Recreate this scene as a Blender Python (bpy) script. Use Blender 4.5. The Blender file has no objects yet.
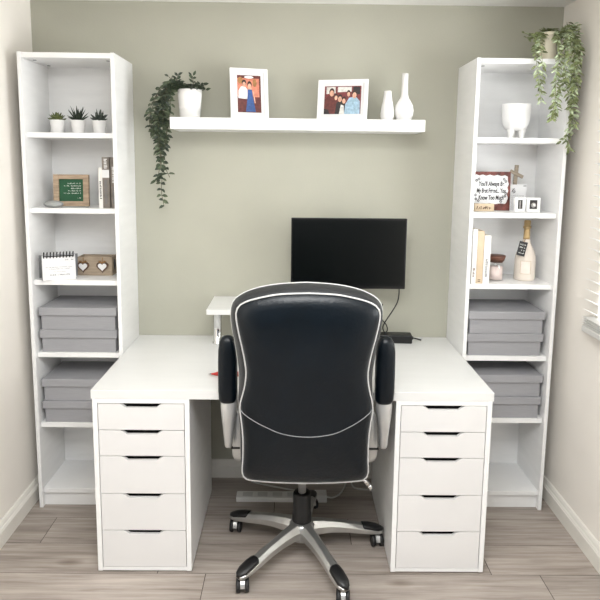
import bpy, bmesh, math, random
from mathutils import Vector, Matrix
R_ = math.radians
S = 0.01                      # all shape numbers below are centimetres
scene = bpy.context.scene
C = scene.collection

# ------------------------------------------------------------------ materials
def lin(c):
    f = lambda v: v / 12.92 if v <= 0.04045 else ((v + 0.055) / 1.055) ** 2.4
    return tuple(f(x / 255.0) for x in c) + (1.0,)

def mat(name, rgb, rough=0.5, metal=0.0, vary=0.0, scale=20.0, stretch=(1, 1, 1), bump=0.0, bscale=None,
        spec=0.5, trans=0.0, coat=0.0, ior=1.45, attr=None):
    m = bpy.data.materials.new(name); m.use_nodes = True
    nt = m.node_tree; n = nt.nodes; b = n['Principled BSDF']
    b.inputs['Base Color'].default_value = lin(rgb)
    b.inputs['Roughness'].default_value = rough
    b.inputs['Metallic'].default_value = metal
    b.inputs['Specular IOR Level'].default_value = spec
    b.inputs['IOR'].default_value = ior
    b.inputs['Transmission Weight'].default_value = trans
    b.inputs['Coat Weight'].default_value = coat
    if vary or bump:
        tc = n.new('ShaderNodeTexCoord'); mp = n.new('ShaderNodeMapping')
        mp.inputs['Scale'].default_value = stretch
        nt.links.new(tc.outputs['Object'], mp.inputs['Vector'])
        nz = n.new('ShaderNodeTexNoise'); nz.inputs['Scale'].default_value = scale; nz.inputs['Detail'].default_value = 6
        nt.links.new(mp.outputs['Vector'], nz.inputs['Vector'])
        if vary:
            rp = n.new('ShaderNodeValToRGB')
            lo = tuple(max(0, x * (1 - vary)) for x in rgb); hi = tuple(min(255, x * (1 + vary)) for x in rgb)
            rp.color_ramp.elements[0].position = 0.3; rp.color_ramp.elements[1].position = 0.7
            rp.color_ramp.elements[0].color = lin(lo); rp.color_ramp.elements[1].color = lin(hi)
            nt.links.new(nz.outputs['Fac'], rp.inputs['Fac']); nt.links.new(rp.outputs['Color'], b.inputs['Base Color'])
        if bump:
            nb = n.new('ShaderNodeTexNoise'); nb.inputs['Scale'].default_value = bscale or scale * 4; nb.inputs['Detail'].default_value = 3
            nt.links.new(mp.outputs['Vector'], nb.inputs['Vector'])
            bp = n.new('ShaderNodeBump'); bp.inputs['Strength'].default_value = bump; bp.inputs['Distance'].default_value = 0.01
            nt.links.new(nb.outputs['Fac'], bp.inputs['Height']); nt.links.new(bp.outputs['Normal'], b.inputs['Normal'])
    return m

M = {}
M['sage'] = mat('sage_wall_paint', (177, 176, 162), 0.85, vary=0.015, scale=3, bump=0.05, bscale=120)
M['cream'] = mat('cream_wall_paint', (240, 235, 227), 0.85, vary=0.012, scale=3, bump=0.05, bscale=120)
M['ceil'] = mat('ceiling_paint', (244, 243, 240), 0.9, bump=0.04, bscale=150)
M['skirt'] = mat('skirting_gloss', (228, 225, 217), 0.4, vary=0.01, scale=10)
M['white'] = mat('white_laminate', (237, 237, 236), 0.42, vary=0.012, scale=6, stretch=(1, 1, 6))
M['desk'] = mat('white_desk_laminate', (223, 223, 221), 0.34, vary=0.006, scale=4, stretch=(1, 6, 1))
M['drawer'] = mat('white_drawer_lacquer', (222, 221, 220), 0.38, vary=0.008, scale=5)
M['drawer_shade'] = mat('drawer_inside_shade', (34, 34, 34), 0.8, vary=0.1, scale=30)  # near-black colour stands in for the shade inside the handle notches
M['box'] = mat('grey_card_box', (156, 156, 159), 0.6, vary=0.02, scale=14, stretch=(1, 1, 20), bump=0.06, bscale=60)
M['ceramic'] = mat('white_ceramic', (240, 239, 236), 0.22, vary=0.006, scale=8)
M['ceramic_m'] = mat('matt_white_ceramic', (238, 237, 235), 0.5, vary=0.01, scale=12)
M['plastic_w'] = mat('white_plastic', (222, 222, 218), 0.4, vary=0.01, scale=20)
M['socket_g'] = mat('pale_grey_socket', (196, 196, 192), 0.5, vary=0.02, scale=20)
M['frame_w'] = mat('white_frame_paint', (240, 240, 238), 0.4, vary=0.008, scale=18)
M['leather'] = mat('navy_black_leather', (6, 15, 22), 0.30, vary=0.12, scale=9, bump=0.10, bscale=90, spec=0.36)
M['leather_edge'] = mat('charcoal_leather', (36, 38, 40), 0.42, vary=0.08, scale=12, bump=0.12, bscale=160)
M['piping'] = mat('pale_grey_piping', (202, 202, 200), 0.45, vary=0.03, scale=60)
M['seam'] = mat('grey_seam_cord', (128, 130, 132), 0.5, vary=0.05, scale=60)
M['silver'] = mat('silver_painted_plastic', (192, 192, 190), 0.32, metal=0.55, vary=0.02, scale=15)
M['cast'] = mat('cast_aluminium', (186, 186, 184), 0.28, metal=0.85, vary=0.03, scale=18)
M['chrome'] = mat('chrome', (215, 215, 215), 0.12, metal=1.0, vary=0.01, scale=10)
M['black'] = mat('black_plastic', (20, 20, 21), 0.42, vary=0.1, scale=30)
M['rubber'] = mat('dark_wheel_rubber', (32, 32, 33), 0.55, vary=0.1, scale=40)
M['screen'] = mat('dark_glass_screen', (11, 14, 14), 0.2, vary=0.02, scale=3, spec=0.3)
M['bezel'] = mat('gloss_black_bezel', (17, 18, 19), 0.25, vary=0.05, scale=20)
M['cable_w'] = mat('white_cable', (205, 205, 200), 0.5, vary=0.02, scale=30)
M['wood_tan'] = mat('tan_wood', (166, 145, 122), 0.6, vary=0.12, scale=10, stretch=(2, 2, 12), bump=0.1)
M['wood_grey'] = mat('weathered_wood', (150, 138, 122), 0.7, vary=0.12, scale=10, stretch=(3, 3, 14), bump=0.1)
M['wood_box'] = mat('grey_brown_wood', (158, 143, 124), 0.65, vary=0.1, scale=8, stretch=(2, 12, 12), bump=0.08)
M['wood_dark'] = mat('dark_brown_wood', (92, 68, 52), 0.5, vary=0.15, scale=12, stretch=(2, 2, 10))
M['wood_red'] = mat('burnt_red_wood', (98, 56, 50), 0.6, vary=0.4, scale=14, stretch=(2, 2, 2))
M['lid_wood'] = mat('walnut_lid', (94, 60, 46), 0.45, vary=0.18, scale=14, stretch=(2, 8, 8))
M['greenboard'] = mat('green_board', (38, 86, 58), 0.7, vary=0.06, scale=20)
M['chalk'] = mat('chalk_white', (226, 228, 222), 0.8, vary=0.02, scale=40)
M['paper'] = mat('white_paper', (226, 226, 226), 0.7, vary=0.008, scale=20)
M['ink'] = mat('black_ink', (40, 38, 40), 0.6, vary=0.05, scale=30)
M['ink_g'] = mat('grey_ink', (116, 116, 118), 0.7, vary=0.05, scale=30)
M['twine'] = mat('jute_twine', (150, 112, 70), 0.8, vary=0.15, scale=60)
M['soil'] = mat('dark_soil', (48, 40, 32), 0.9, vary=0.25, scale=60, bump=0.5)
M['leaf_d'] = mat('dark_green_leaf', (58, 70, 52), 0.5, vary=0.30, scale=26)
M['leaf_m'] = mat('mid_green_leaf', (84, 94, 72), 0.5, vary=0.25, scale=26)
M['leaf_l'] = mat('olive_sage_leaf', (132, 142, 98), 0.5, vary=0.24, scale=26)
M['leaf_o'] = mat('olive_leaf', (98, 106, 66), 0.5, vary=0.25, scale=26)
M['leaf_p'] = mat('pale_sage_leaf', (176, 188, 156), 0.5, vary=0.15, scale=26)
M['stem_d'] = mat('brown_green_stem', (78, 76, 56), 0.6, vary=0.1, scale=30)
M['succ_g'] = mat('olive_succulent', (92, 100, 58), 0.5, vary=0.2, scale=50)
M['succ_d'] = mat('deep_green_succulent', (50, 60, 48), 0.45, vary=0.22, scale=50)
M['succ_b'] = mat('blue_green_succulent', (66, 74, 68), 0.5, vary=0.22, scale=50)
M['pot_cream'] = mat('cream_pot_glaze', (238, 230, 208), 0.4, vary=0.03, scale=12)
M['book_w'] = mat('white_book_cover', (236, 234, 229), 0.5, vary=0.01, scale=12)
M['book_t'] = mat('tan_book_cover', (206, 186, 158), 0.6, vary=0.04, scale=20)
M['book_g'] = mat('grey_brown_book_cover', (122, 114, 106), 0.6, vary=0.14, scale=26)
M['pages'] = mat('book_pages', (222, 212, 192), 0.8, vary=0.05, scale=40, stretch=(30, 1, 1))
M['glass'] = mat('clear_glass', (250, 250, 250), 0.03, trans=1.0, vary=0.001, scale=5)
M['wax'] = mat('pink_wax', (232, 214, 208), 0.55, vary=0.03, scale=14)
M['bottle'] = mat('champagne_bottle', (226, 216, 204), 0.25, vary=0.03, scale=16, coat=0.3)
M['bottle_lab'] = mat('bottle_label', (232, 222, 212), 0.5, vary=0.02, scale=30)
M['gold'] = mat('dull_gold_foil', (186, 160, 116), 0.35, metal=0.5, vary=0.08, scale=30)
M['chalk_tag'] = mat('black_tag_card', (38, 38, 40), 0.6, vary=0.05, scale=30)
M['red'] = mat('red_pencil_paint', (190, 52, 46), 0.4, vary=0.04, scale=40)
M['pencil_wood'] = mat('pencil_wood', (214, 172, 128), 0.6, vary=0.06, scale=60)
M['grey_obj'] = mat('grey_stone', (150, 152, 150), 0.5, vary=0.1, scale=20)
def slat_mat():
    m = mat('white_blind_slat', (244, 243, 240), 0.5); nt = m.node_tree; n = nt.nodes
    t = n.new('ShaderNodeBsdfTranslucent'); t.inputs['Color'].default_value = (0.9, 0.9, 0.88, 1); x = n.new('ShaderNodeMixShader'); x.inputs['Fac'].default_value = 0.4
    nt.links.new(n['Principled BSDF'].outputs[0], x.inputs[1]); nt.links.new(t.outputs[0], x.inputs[2]); nt.links.new(x.outputs[0], n['Material Output'].inputs['Surface'])
    return m
M['blind'] = slat_mat()
M['upvc'] = mat('white_window_frame', (240, 240, 240), 0.35, vary=0.005, scale=8)
# picture inks
for k, c in dict(p_terra=(206, 128, 104), p_dark=(96, 46, 42), p_skin=(214, 166, 140), p_hair=(58, 38, 32), p_shirt=(238, 238, 238),
                 p_blue=(52, 84, 140), p_gold=(160, 116, 70), p_lblue=(150, 178, 196), p_maroon=(116, 52, 54), p_pale=(214, 212, 206),
                 p_black=(44, 38, 38), p_grey=(150, 146, 142)).items():
    M[k] = mat('print_' + k[2:], c, 0.35, vary=0.12, scale=90)

# window pane: clear, thin
def thin_glass():
    m = bpy.data.materials.new('window_glass'); m.use_nodes = True
    nt = m.node_tree; n = nt.nodes
    for x in list(n): n.remove(x)
    o = n.new('ShaderNodeOutputMaterial'); mx = n.new('ShaderNodeMixShader'); t = n.new('ShaderNodeBsdfTransparent')
    g = n.new('ShaderNodeBsdfGlossy'); g.inputs['Roughness'].default_value = 0.02; mx.inputs['Fac'].default_value = 0.06
    nt.links.new(t.outputs[0], mx.inputs[1]); nt.links.new(g.outputs[0], mx.inputs[2]); nt.links.new(mx.outputs[0], o.inputs['Surface'])
    return m
M['pane'] = thin_glass()

# floor planks: grain streaks along X, tone per plank from a face attribute
def plank_mat():
    m = bpy.data.materials.new('grey_oak_laminate'); m.use_nodes = True
    nt = m.node_tree; n = nt.nodes; b = n['Principled BSDF']; L = nt.links.new
    at = n.new('ShaderNodeAttribute'); at.attribute_name = 'tone'
    tc = n.new('ShaderNodeTexCoord'); mp = n.new('ShaderNodeMapping'); mp.inputs['Scale'].default_value = (1.9, 34, 1)
    ad = n.new('ShaderNodeVectorMath'); ad.operation = 'ADD'
    sc = n.new('ShaderNodeVectorMath'); sc.operation = 'SCALE'; sc.inputs['Scale'].default_value = 37.0
    L(at.outputs['Vector'], sc.inputs[0]); L(tc.outputs['Object'], ad.inputs[0]); L(sc.outputs[0], ad.inputs[1]); L(ad.outputs[0], mp.inputs['Vector'])
    n1 = n.new('ShaderNodeTexNoise'); n1.inputs['Scale'].default_value = 1.6; n1.inputs['Detail'].default_value = 9; n1.inputs['Roughness'].default_value = 0.62
    n1.inputs['Distortion'].default_value = 0.25
    L(mp.outputs['Vector'], n1.inputs['Vector'])
    r1 = n.new('ShaderNodeValToRGB'); e = r1.color_ramp.elements
    e[0].position = 0.28; e[0].color = lin((137, 127, 118)); e[1].position = 0.74; e[1].color = lin((191, 182, 173))
    x = e.new(0.5); x.color = lin((168, 159, 151))
    L(n1.outputs['Fac'], r1.inputs['Fac'])
    mp2 = n.new('ShaderNodeMapping'); mp2.inputs['Scale'].default_value = (1.2, 3.2, 1); L(ad.outputs[0], mp2.inputs['Vector'])
    n2 = n.new('ShaderNodeTexNoise'); n2.inputs['Scale'].default_value = 2.3; n2.inputs['Detail'].default_value = 3; L(mp2.outputs['Vector'], n2.inputs['Vector'])
    r2 = n.new('ShaderNodeValToRGB'); e = r2.color_ramp.elements
    e[0].position = 0.3; e[0].color = (0.80, 0.78, 0.76, 1); e[1].position = 0.7; e[1].color = (1.06, 1.05, 1.05, 1)
    L(n2.outputs['Fac'], r2.inputs['Fac'])
    # knots
    mp3 = n.new('ShaderNodeMapping'); mp3.inputs['Scale'].default_value = (2.2, 5.5, 1); L(ad.outputs[0], mp3.inputs['Vector'])
    vo = n.new('ShaderNodeTexVoronoi'); vo.inputs['Scale'].default_value = 1.0; L(mp3.outputs['Vector'], vo.inputs['Vector'])
    r3 = n.new('ShaderNodeValToRGB'); e = r3.color_ramp.elements
    e[0].position = 0.03; e[0].color = (0.62, 0.58, 0.55, 1); e[1].position = 0.14; e[1].color = (1, 1, 1, 1)
    L(vo.outputs['Distance'], r3.inputs['Fac'])
    def mul(a, c):
        q = n.new('ShaderNodeMix'); q.data_type = 'RGBA'; q.blend_type = 'MULTIPLY'; q.inputs['Factor'].default_value = 1
        L(a, q.inputs['A']); L(c, q.inputs['B']); return q.outputs['Result']
    tn = n.new('ShaderNodeMapRange'); tn.inputs['To Min'].default_value = 0.86; tn.inputs['To Max'].default_value = 1.08
    L(at.outputs['Fac'], tn.inputs['Value'])
    cc = n.new('ShaderNodeCombineColor')
    for i in range(3): L(tn.outputs['Result'], cc.inputs[i])
    col = mul(mul(mul(r1.outputs['Color'], r2.outputs['Color']), r3.outputs['Color']), cc.outputs['Color'])
    L(col, b.inputs['Base Color'])
    b.inputs['Roughness'].default_value = 0.42
    bp = n.new('ShaderNodeBump'); bp.inputs['Strength'].default_value = 0.08; bp.inputs['Distance'].default_value = 0.01
    L(n1.outputs['Fac'], bp.inputs['Height']); L(bp.outputs['Normal'], b.inputs['Normal'])
    return m
M['plank'] = plank_mat()
M['gap'] = mat('plank_joint', (58, 50, 45), 0.8, vary=0.1, scale=30)

# ------------------------------------------------------------------ mesh helpers
class MB:
    """collects shapes (centimetres) that become ONE mesh"""
    def __init__(s): s.v = []; s.f = []; s.mi = []; s.sm = []; s.X = None
    def add(s, vs, fs, mi=0, smooth=False):
        o = len(s.v)
        if s.X is not None: vs = [tuple(s.X @ Vector(p)) for p in vs]
        s.v += [tuple(p) for p in vs]
        for f in fs: s.f.append([i + o for i in f]); s.mi.append(mi); s.sm.append(smooth)
        return s
    def box(s, x0, x1, y0, y1, z0, z1, mi=0):
        vs = [(x, y, z) for z in (z0, z1) for y in (y0, y1) for x in (x0, x1)]
        return s.add(vs, [(0, 2, 3, 1), (4, 5, 7, 6), (0, 1, 5, 4), (2, 6, 7, 3), (0, 4, 6, 2), (1, 3, 7, 5)], mi)
    def prism(s, pts, y0, y1, mi=0):
        """outline in XZ (counter-clockwise seen from -Y), extruded in Y"""
        n = len(pts)
        vs = [(x, y0, z) for x, z in pts] + [(x, y1, z) for x, z in pts]
        fs = [list(range(n)), list(range(2 * n - 1, n - 1, -1))]
        for i in range(n): j = (i + 1) % n; fs.append((i, i + n, j + n, j))
        return s.add(vs, fs, mi)
    def flat(s, pts, y, mi=0):
        return s.add([(x, y, z) for x, z in pts], [list(range(len(pts)))], mi)
    def loft(s, rings, mi=0, smooth=True, cap0=True, cap1=True):
        n = len(rings[0]); vs = [p for r in rings for p in r]; fs = []
        for k in range(len(rings) - 1):
            for i in range(n):
                j = (i + 1) % n; fs.append((k * n + i, k * n + j, (k + 1) * n + j, (k + 1) * n + i))
        if cap0: fs.append(list(range(n))[::-1])
        if cap1: fs.append([(len(rings) - 1) * n + i for i in range(n)])
        return s.add(vs, fs, mi, smooth)
    def lathe(s, prof, cx=0, cy=0, n=32, mi=0, smooth=True):
        rings = [[(cx + r * math.cos(2 * math.pi * i / n), cy + r * math.sin(2 * math.pi * i / n), z) for i in range(n)] for r, z in prof]
        return s.loft(rings, mi, smooth)
    def tube(s, pts, r, n=8, mi=0, closed=False, smooth=True):
        P = [Vector(p) for p in pts]; N = len(P); rings = []
        up = Vector((0.13, 0.21, 0.97))
        for i in range(N):
            a = P[i - 1] if (i > 0 or closed) else P[i]; b = P[(i + 1) % N] if (i < N - 1 or closed) else P[i]
            t = (b - a).normalized(); u = t.cross(up)
            if u.length < 1e-3: u = t.cross(Vector((1, 0, 0)))
            u.normalize(); w = u.cross(t); rr = r[i] if isinstance(r, (list, tuple)) else r
            rings.append([tuple(P[i] + (u * math.cos(2 * math.pi * k / n) + w * math.sin(2 * math.pi * k / n)) * rr) for k in range(n)])
        if closed: rings.append(rings[0]); return s.loft(rings, mi, smooth, False, False)
        return s.loft(rings, mi, smooth)
    def ball(s, c, rx, ry, rz, n=14, m=9, mi=0):
        rings = []
        for k in range(m + 1):
            a = -math.pi / 2 + math.pi * k / m; q = max(math.cos(a), 0.02)
            rings.append([(c[0] + rx * q * math.cos(2 * math.pi * i / n), c[1] + ry * q * math.sin(2 * math.pi * i / n), c[2] + rz * math.sin(a)) for i in range(n)])
        return s.loft(rings, mi)
    def build(s, name, mats, parent=None, loc=None, bevel=0.0, seg=2, subsurf=0, rot=None):
        me = bpy.data.meshes.new(name)
        me.from_pydata([(x * S, y * S, z * S) for x, y, z in s.v], [], s.f)
        if not isinstance(mats, (list, tuple)): mats = [mats]
        for m in mats: me.materials.append(M[m] if isinstance(m, str) else m)
        me.polygons.foreach_set('material_index', s.mi); me.polygons.foreach_set('use_smooth', s.sm)
        bm = bmesh.new(); bm.from_mesh(me); bmesh.ops.recalc_face_normals(bm, faces=bm.faces[:]); bm.to_mesh(me); bm.free()
        me.update()
        o = bpy.data.objects.new(name, me); C.objects.link(o)
        if parent: o.parent = parent
        if loc: o.location = tuple(c * S for c in loc)
        if rot: o.rotation_euler = rot
        if bevel:
            b = o.modifiers.new('bevel', 'BEVEL'); b.width = bevel * S; b.segments = seg; b.limit_method = 'ANGLE'; b.angle_limit = R_(40)
        if subsurf:
            b = o.modifiers.new('sub', 'SUBSURF'); b.levels = subsurf; b.render_levels = subsurf
        return o

def tag(o, label, cat, group=None):
    o['label'] = label; o['category'] = cat
    if group: o['group'] = group
    return o
def thing(name, label, cat, loc=(0, 0, 0), rot=(0, 0, 0), group=None):
    o = bpy.data.objects.new(name, None); C.objects.link(o); o.empty_display_size = 0.05
    o.location = tuple(c * S for c in loc); o.rotation_euler = rot
    return tag(o, label, cat, group)
def struct(o): o['kind'] = 'structure'; return o
def copy_thing(root, loc, rot=None, label=None):
    c = root.copy(); C.objects.link(c); c.location = tuple(q * S for q in loc)
    if rot: c.rotation_euler = rot
    if label: c['label'] = label
    for ch in list(root.children):
        d = ch.copy(); C.objects.link(d); d.parent = c
        for g in list(ch.children):
            e = g.copy(); C.objects.link(e); e.parent = d
    return c
def text_part(name, body, size, m, parent, loc, rot=(math.pi / 2, 0, 0), align='CENTER', depth=0.02, shear=0.0, xs=1.0):
    cu = bpy.data.curves.new(name, 'FONT'); cu.body = body; cu.size = size * S; cu.align_x = align; cu.align_y = 'CENTER'
    cu.extrude = depth * S; cu.shear = shear; cu.offset = 0.0006 if name == 'lettering' else 0.0
    t = bpy.data.objects.new(name, cu); C.objects.link(t)
    dg = bpy.context.evaluated_depsgraph_get(); me = bpy.data.meshes.new_from_object(t.evaluated_get(dg))
    C.objects.unlink(t); bpy.data.objects.remove(t)
    me.materials.clear(); me.materials.append(M[m])
    o = bpy.data.objects.new(name, me); C.objects.link(o); o.parent = parent
    o.location = tuple(c * S for c in loc); o.rotation_euler = rot; o.scale = (xs, 1, 1)
    return o
def scribble(mb, x0, x1, z, h, y, rnd, mi=0, step=None):
    """handwriting-like marks too small to read: short slanted strokes along a line"""
    x = x0; st = step or h * 0.55
    while x < x1:
        if rnd.random() < 0.84:
            hh = h * rnd.uniform(0.45, 1.0); sl = h * rnd.uniform(-0.2, 0.4); w = h * 0.2
            mb.prism([(x, z), (x + w, z), (x + w + sl, z + hh), (x + sl, z + hh)], y, y + 0.03, mi)
            if rnd.random() < 0.5: mb.prism([(x, z + hh * 0.4), (x + st, z + hh * 0.35), (x + st, z + hh * 0.35 + w), (x, z + hh * 0.4 + w)], y, y + 0.03, mi)
        x += st

rnd = random.Random(7)

# ------------------------------------------------------------------ the room
XL, XR, ZC, YF = -120.7, 122.3, 229.3, -400
me_f = MB(); tones = []
W0 = 18.25; y_top = -72.9 + 4 * W0       # a seam runs at y = -72.9
me_f.box(XL - 15, XR + 15, YF, 5, -3.2, -0.12, 1); tones += [0.5] * 6
for row in range(-1, 19):
    ya, yb = y_top - W0 * (row + 1), y_top - W0 * row
    k = {2: -104.4, 3: 77.8, 4: -33.0}.get(row, rnd.uniform(-60, 60))
    x = k - 129.5 * 3
    while x < XR + 15:
        a, b = max(x, XL - 15), min(x + 129.5, XR + 15)
        if b - a > 2:
            me_f.box(a + 0.14, b - 0.14, max(ya, YF) + 0.14, min(yb, 5) - 0.14, -0.12, 0.0, 0)
            t = rnd.random(); tones += [t] * 6
        x += 129.5
fl = struct(me_f.build('floor', ['plank', 'gap']))
at = fl.data.attributes.new('tone', 'FLOAT', 'FACE'); at.data.foreach_set('value', tones)

struct(MB().box(XL - 10, XR + 10, 0, 10, 0, ZC + 8).build('wall_back', 'sage'))
struct(MB().box(XL - 10, XL, YF, 0, 0, ZC + 8).build('wall_left', 'cream'))
WY0, WY1, WZ0, WZ1 = -184, -51.5, 95, 207   # window opening in the right wall
w = MB(); w.box(XR, XR + 12, WY1, 0, 0, ZC + 8).box(XR, XR + 12, YF, WY0, 0, ZC + 8).box(XR, XR + 12, WY0, WY1, 0, WZ0).box(XR, XR + 12, WY0, WY1, WZ1, ZC + 8)
struct(w.build('wall_right', 'cream'))
struct(MB().box(XL - 10, XR + 12, YF, 10, ZC, ZC + 8).build('ceiling', 'ceil'))
def skirting(name, pts, x_sign, wall_x, y0, y1):
    # profile (distance from wall, z) swept along y
    prof = [(0, 0), (2.2, 0), (2.2, 6.3), (1.9, 6.6), (1.9, 7.0), (1.4, 7.5), (1.2, 8.3), (0.7, 9.2), (0, 9.3)]
    r0 = [(wall_x + x_sign * d, y0, z) for d, z in prof]; r1 = [(wall_x + x_sign * d, y1, z) for d, z in prof]
    return struct(MB().loft([r0, r1], 0, False).build(name, 'skirt'))
skirting('baseboard_left', None, 1, XL, YF, -0.2)
skirting('baseboard_right', None, -1, XR, YF, -0.2)
prof = [(0, 0), (1.6, 0), (1.6, 6.3), (1.3, 7.0), (1.0, 8.2), (0.5, 9.2), (0, 9.3)]
struct(MB().loft([[(xx, -d, z) for d, z in prof] for xx in (-74.9, 74.9)], 0, False).build('baseboard_back', 'skirt'))

# window and its blind on the right wall
fr = MB(); xa, xb = XR + 5, XR + 10
for a in ((WY0, WY0 + 5, WZ0, WZ1), (WY1 - 5, WY1, WZ0, WZ1), (WY0 + 5, WY1 - 5, WZ0, WZ0 + 5), (WY0 + 5, WY1 - 5, WZ1 - 5, WZ1),
          ((WY0 + WY1) / 2 - 3, (WY0 + WY1) / 2 + 3, WZ0 + 5, WZ1 - 5)):
    fr.box(xa, xb, a[0], a[1], a[2], a[3])
win = struct(fr.build('window_1', 'upvc', bevel=0.4))
pn = MB()
for a, b in ((WY0 + 5, (WY0 + WY1) / 2 - 3), ((WY0 + WY1) / 2 + 3, WY1 - 5)): pn.box(xa + 2, xa + 2.4, a, b, WZ0 + 5, WZ1 - 5)
struct(pn.build('window_pane', 'pane', win))
bl = thing('venetian_blind', 'white slatted venetian blind over the window in the cream right wall', 'blind', (XR - 2.6, -118, 91))
BY = 69.5
MB().box(-1.6, 2.5, -BY, BY, 121, 126).build('head_rail', 'blind', bl, bevel=0.3)
sl = MB(); n = 27
for i in range(n):
    z = 8 + i * 113.0 / n; t = R_(-24); hw = 2.3
    cs, sn = math.cos(t) * hw, math.sin(t) * hw
    sl.add([(-cs, -BY, z - sn), (0, -BY, z + 0.25), (cs, -BY, z + sn), (-cs, BY, z - sn), (0, BY, z + 0.25), (cs, BY, z + sn),
            (-cs, -BY, z - sn + .2), (0, -BY, z + 0.45), (cs, -BY, z + sn + .2), (-cs, BY, z - sn + .2), (0, BY, z + 0.45), (cs, BY, z + sn + .2)],
           [(0, 1, 4, 3), (1, 2, 5, 4), (6, 9, 10, 7), (7, 10, 11, 8), (0, 3, 9, 6), (2, 8, 11, 5), (0, 6, 7, 1), (1, 7, 8, 2), (3, 4, 10, 9), (4, 5, 11, 10)])
for i in range(4): sl.box(-2.3, 2.3, -BY, BY, 3.0 + i * 0.9, 3.2 + i * 0.9)
sl.build('slats', 'blind', bl)
MB().box(-2.4, 2.4, -BY, BY, 0, 2.4).build('bottom_rail', 'blind', bl, bevel=0.4)
cd = MB()
for yy in (-50, 0, 50): cd.tube([(-2.6, yy, 1), (-2.6, yy, 122)], 0.12, 6)
cd.build('ladder_cord', 'blind', bl)

# ------------------------------------------------------------------ bookcases
def bookcase(label, xc, shelf_z):
    t = thing('bookcase', label, 'bookcase', (xc, 0, 0), group='pair of tall white bookcases')
    W, D, H = 40.0, 28.8, 201.7; hw = W / 2
    for sgn in (-1, 1):
        a, b = sorted((sgn * hw, sgn * (hw - 1.6))); MB().box(a, b, -D, -0.1, 0, H).build('side_panel', 'white', t, bevel=0.12)
    MB().box(-hw + 1.6, hw - 1.6, -D + 0.3, -0.1, H - 2.3, H - 0.15).build('top_panel', 'white', t, bevel=0.1)
    MB().box(-hw + 1.6, hw - 1.6, -1.1, -0.5, 6.0, H - 2.3).build('back_panel', 'white', t)
    for z in shelf_z: MB().box(-hw + 1.6, hw - 1.6, -D + 2.3, -1.1, z - 2.2, z).build('shelf', 'white', t, bevel=0.1)
    MB().box(-hw + 1.6, hw - 1.6, -D + 1.2, -1.1, 6.6, 8.7).build('bottom_shelf', 'white', t, bevel=0.1)
    MB().box(-hw + 1.6, hw - 1.6, -D + 2.6, -D + 4.2, 0, 6.6).build('plinth', 'white', t)
    for x, y in ((-15.5, -22), (15.5, -22), (-15.5, -7), (15.5, -7)):
        MB().lathe([(0.75, H - 2.5), (0.75, H - 2.2)], x, y, 14).build('cam_lock', 'seam', t)
    return t
bookcase('tall white narrow bookcase on the left with succulents on its top shelf', -95.2, (169.1, 137.0, 105.5, 72.7, 39.9))
bookcase('tall white narrow bookcase on the right with a trailing plant on top', 95.2, (169.1, 137.0, 105.5, 72.7, 43.4))

# ------------------------------------------------------------------ desk
def drawer_unit(label, xc):
    t = thing('drawer_unit', label, 'drawer unit', (xc, -72.3, 0), group='pair of white drawer units under the desk')
    H, D = 70.0, 58.0
    c = MB(); c.box(-18, -16.2, 0, D, 0.6, H).box(16.2, 18, 0, D, 0.6, H).box(-16.2, 16.2, 0.2, D, 68.3, H).box(-16.2, 16.2, 0.2, D, 0.6, 2.0)
    c.box(-16.2, 16.2, D - 1.2, D - 0.2, 2.0, 68.3)
    c.build('carcass', 'white', t, bevel=0.1)
    for x in (-15.5, 15.5):
        for y in (3, D - 3): MB().lathe([(1.2, 0), (1.2, 0.6)], x, y, 12).build('foot', 'black', t)
    zs = [68.2, 57.8, 47.5, 32.4, 17.4, 2.1]
    for a, b in zip(zs[:-1], zs[1:]):
        zt, zb = a - 0.14, b + 0.14; h = 15.95
        pts = [(-h, zb), (h, zb), (h, zt), (7.9, zt), (6.9, zt - 0.5), (5.6, zt - 1.55), (-5.6, zt - 1.55), (-6.9, zt - 0.5), (-7.9, zt), (-h, zt)]
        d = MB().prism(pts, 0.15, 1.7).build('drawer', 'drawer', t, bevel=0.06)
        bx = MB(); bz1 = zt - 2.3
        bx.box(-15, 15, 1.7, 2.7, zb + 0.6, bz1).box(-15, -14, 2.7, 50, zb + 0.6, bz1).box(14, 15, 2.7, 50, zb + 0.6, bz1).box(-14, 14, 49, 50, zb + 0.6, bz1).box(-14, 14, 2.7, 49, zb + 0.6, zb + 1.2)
        bx.box(-15.9, 15.9, 4.2, 4.6, bz1 + 0.05, zt + 0.25)  # dark sheet behind the notch, coloured as its shade
        bx.build('drawer_tray', 'drawer_shade', d)
    return t
drawer_unit('white five-drawer unit under the left end of the desk', -56.5)
drawer_unit('white five-drawer unit under the right end of the desk', 56.5)
tag(MB().box(-75, 75, -72.2, -0.1, 70.0, 73.4).build('desk', 'desk', bevel=0.15), 'long white desk top lying across both drawer units', 'desk')

tag(MB().box(-54, 56, -22.3, -0.05, 171.4, 176.4).build('floating_shelf', 'white', bevel=0.15), 'white floating shelf fixed to the sage wall above the monitor', 'shelf')

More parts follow.
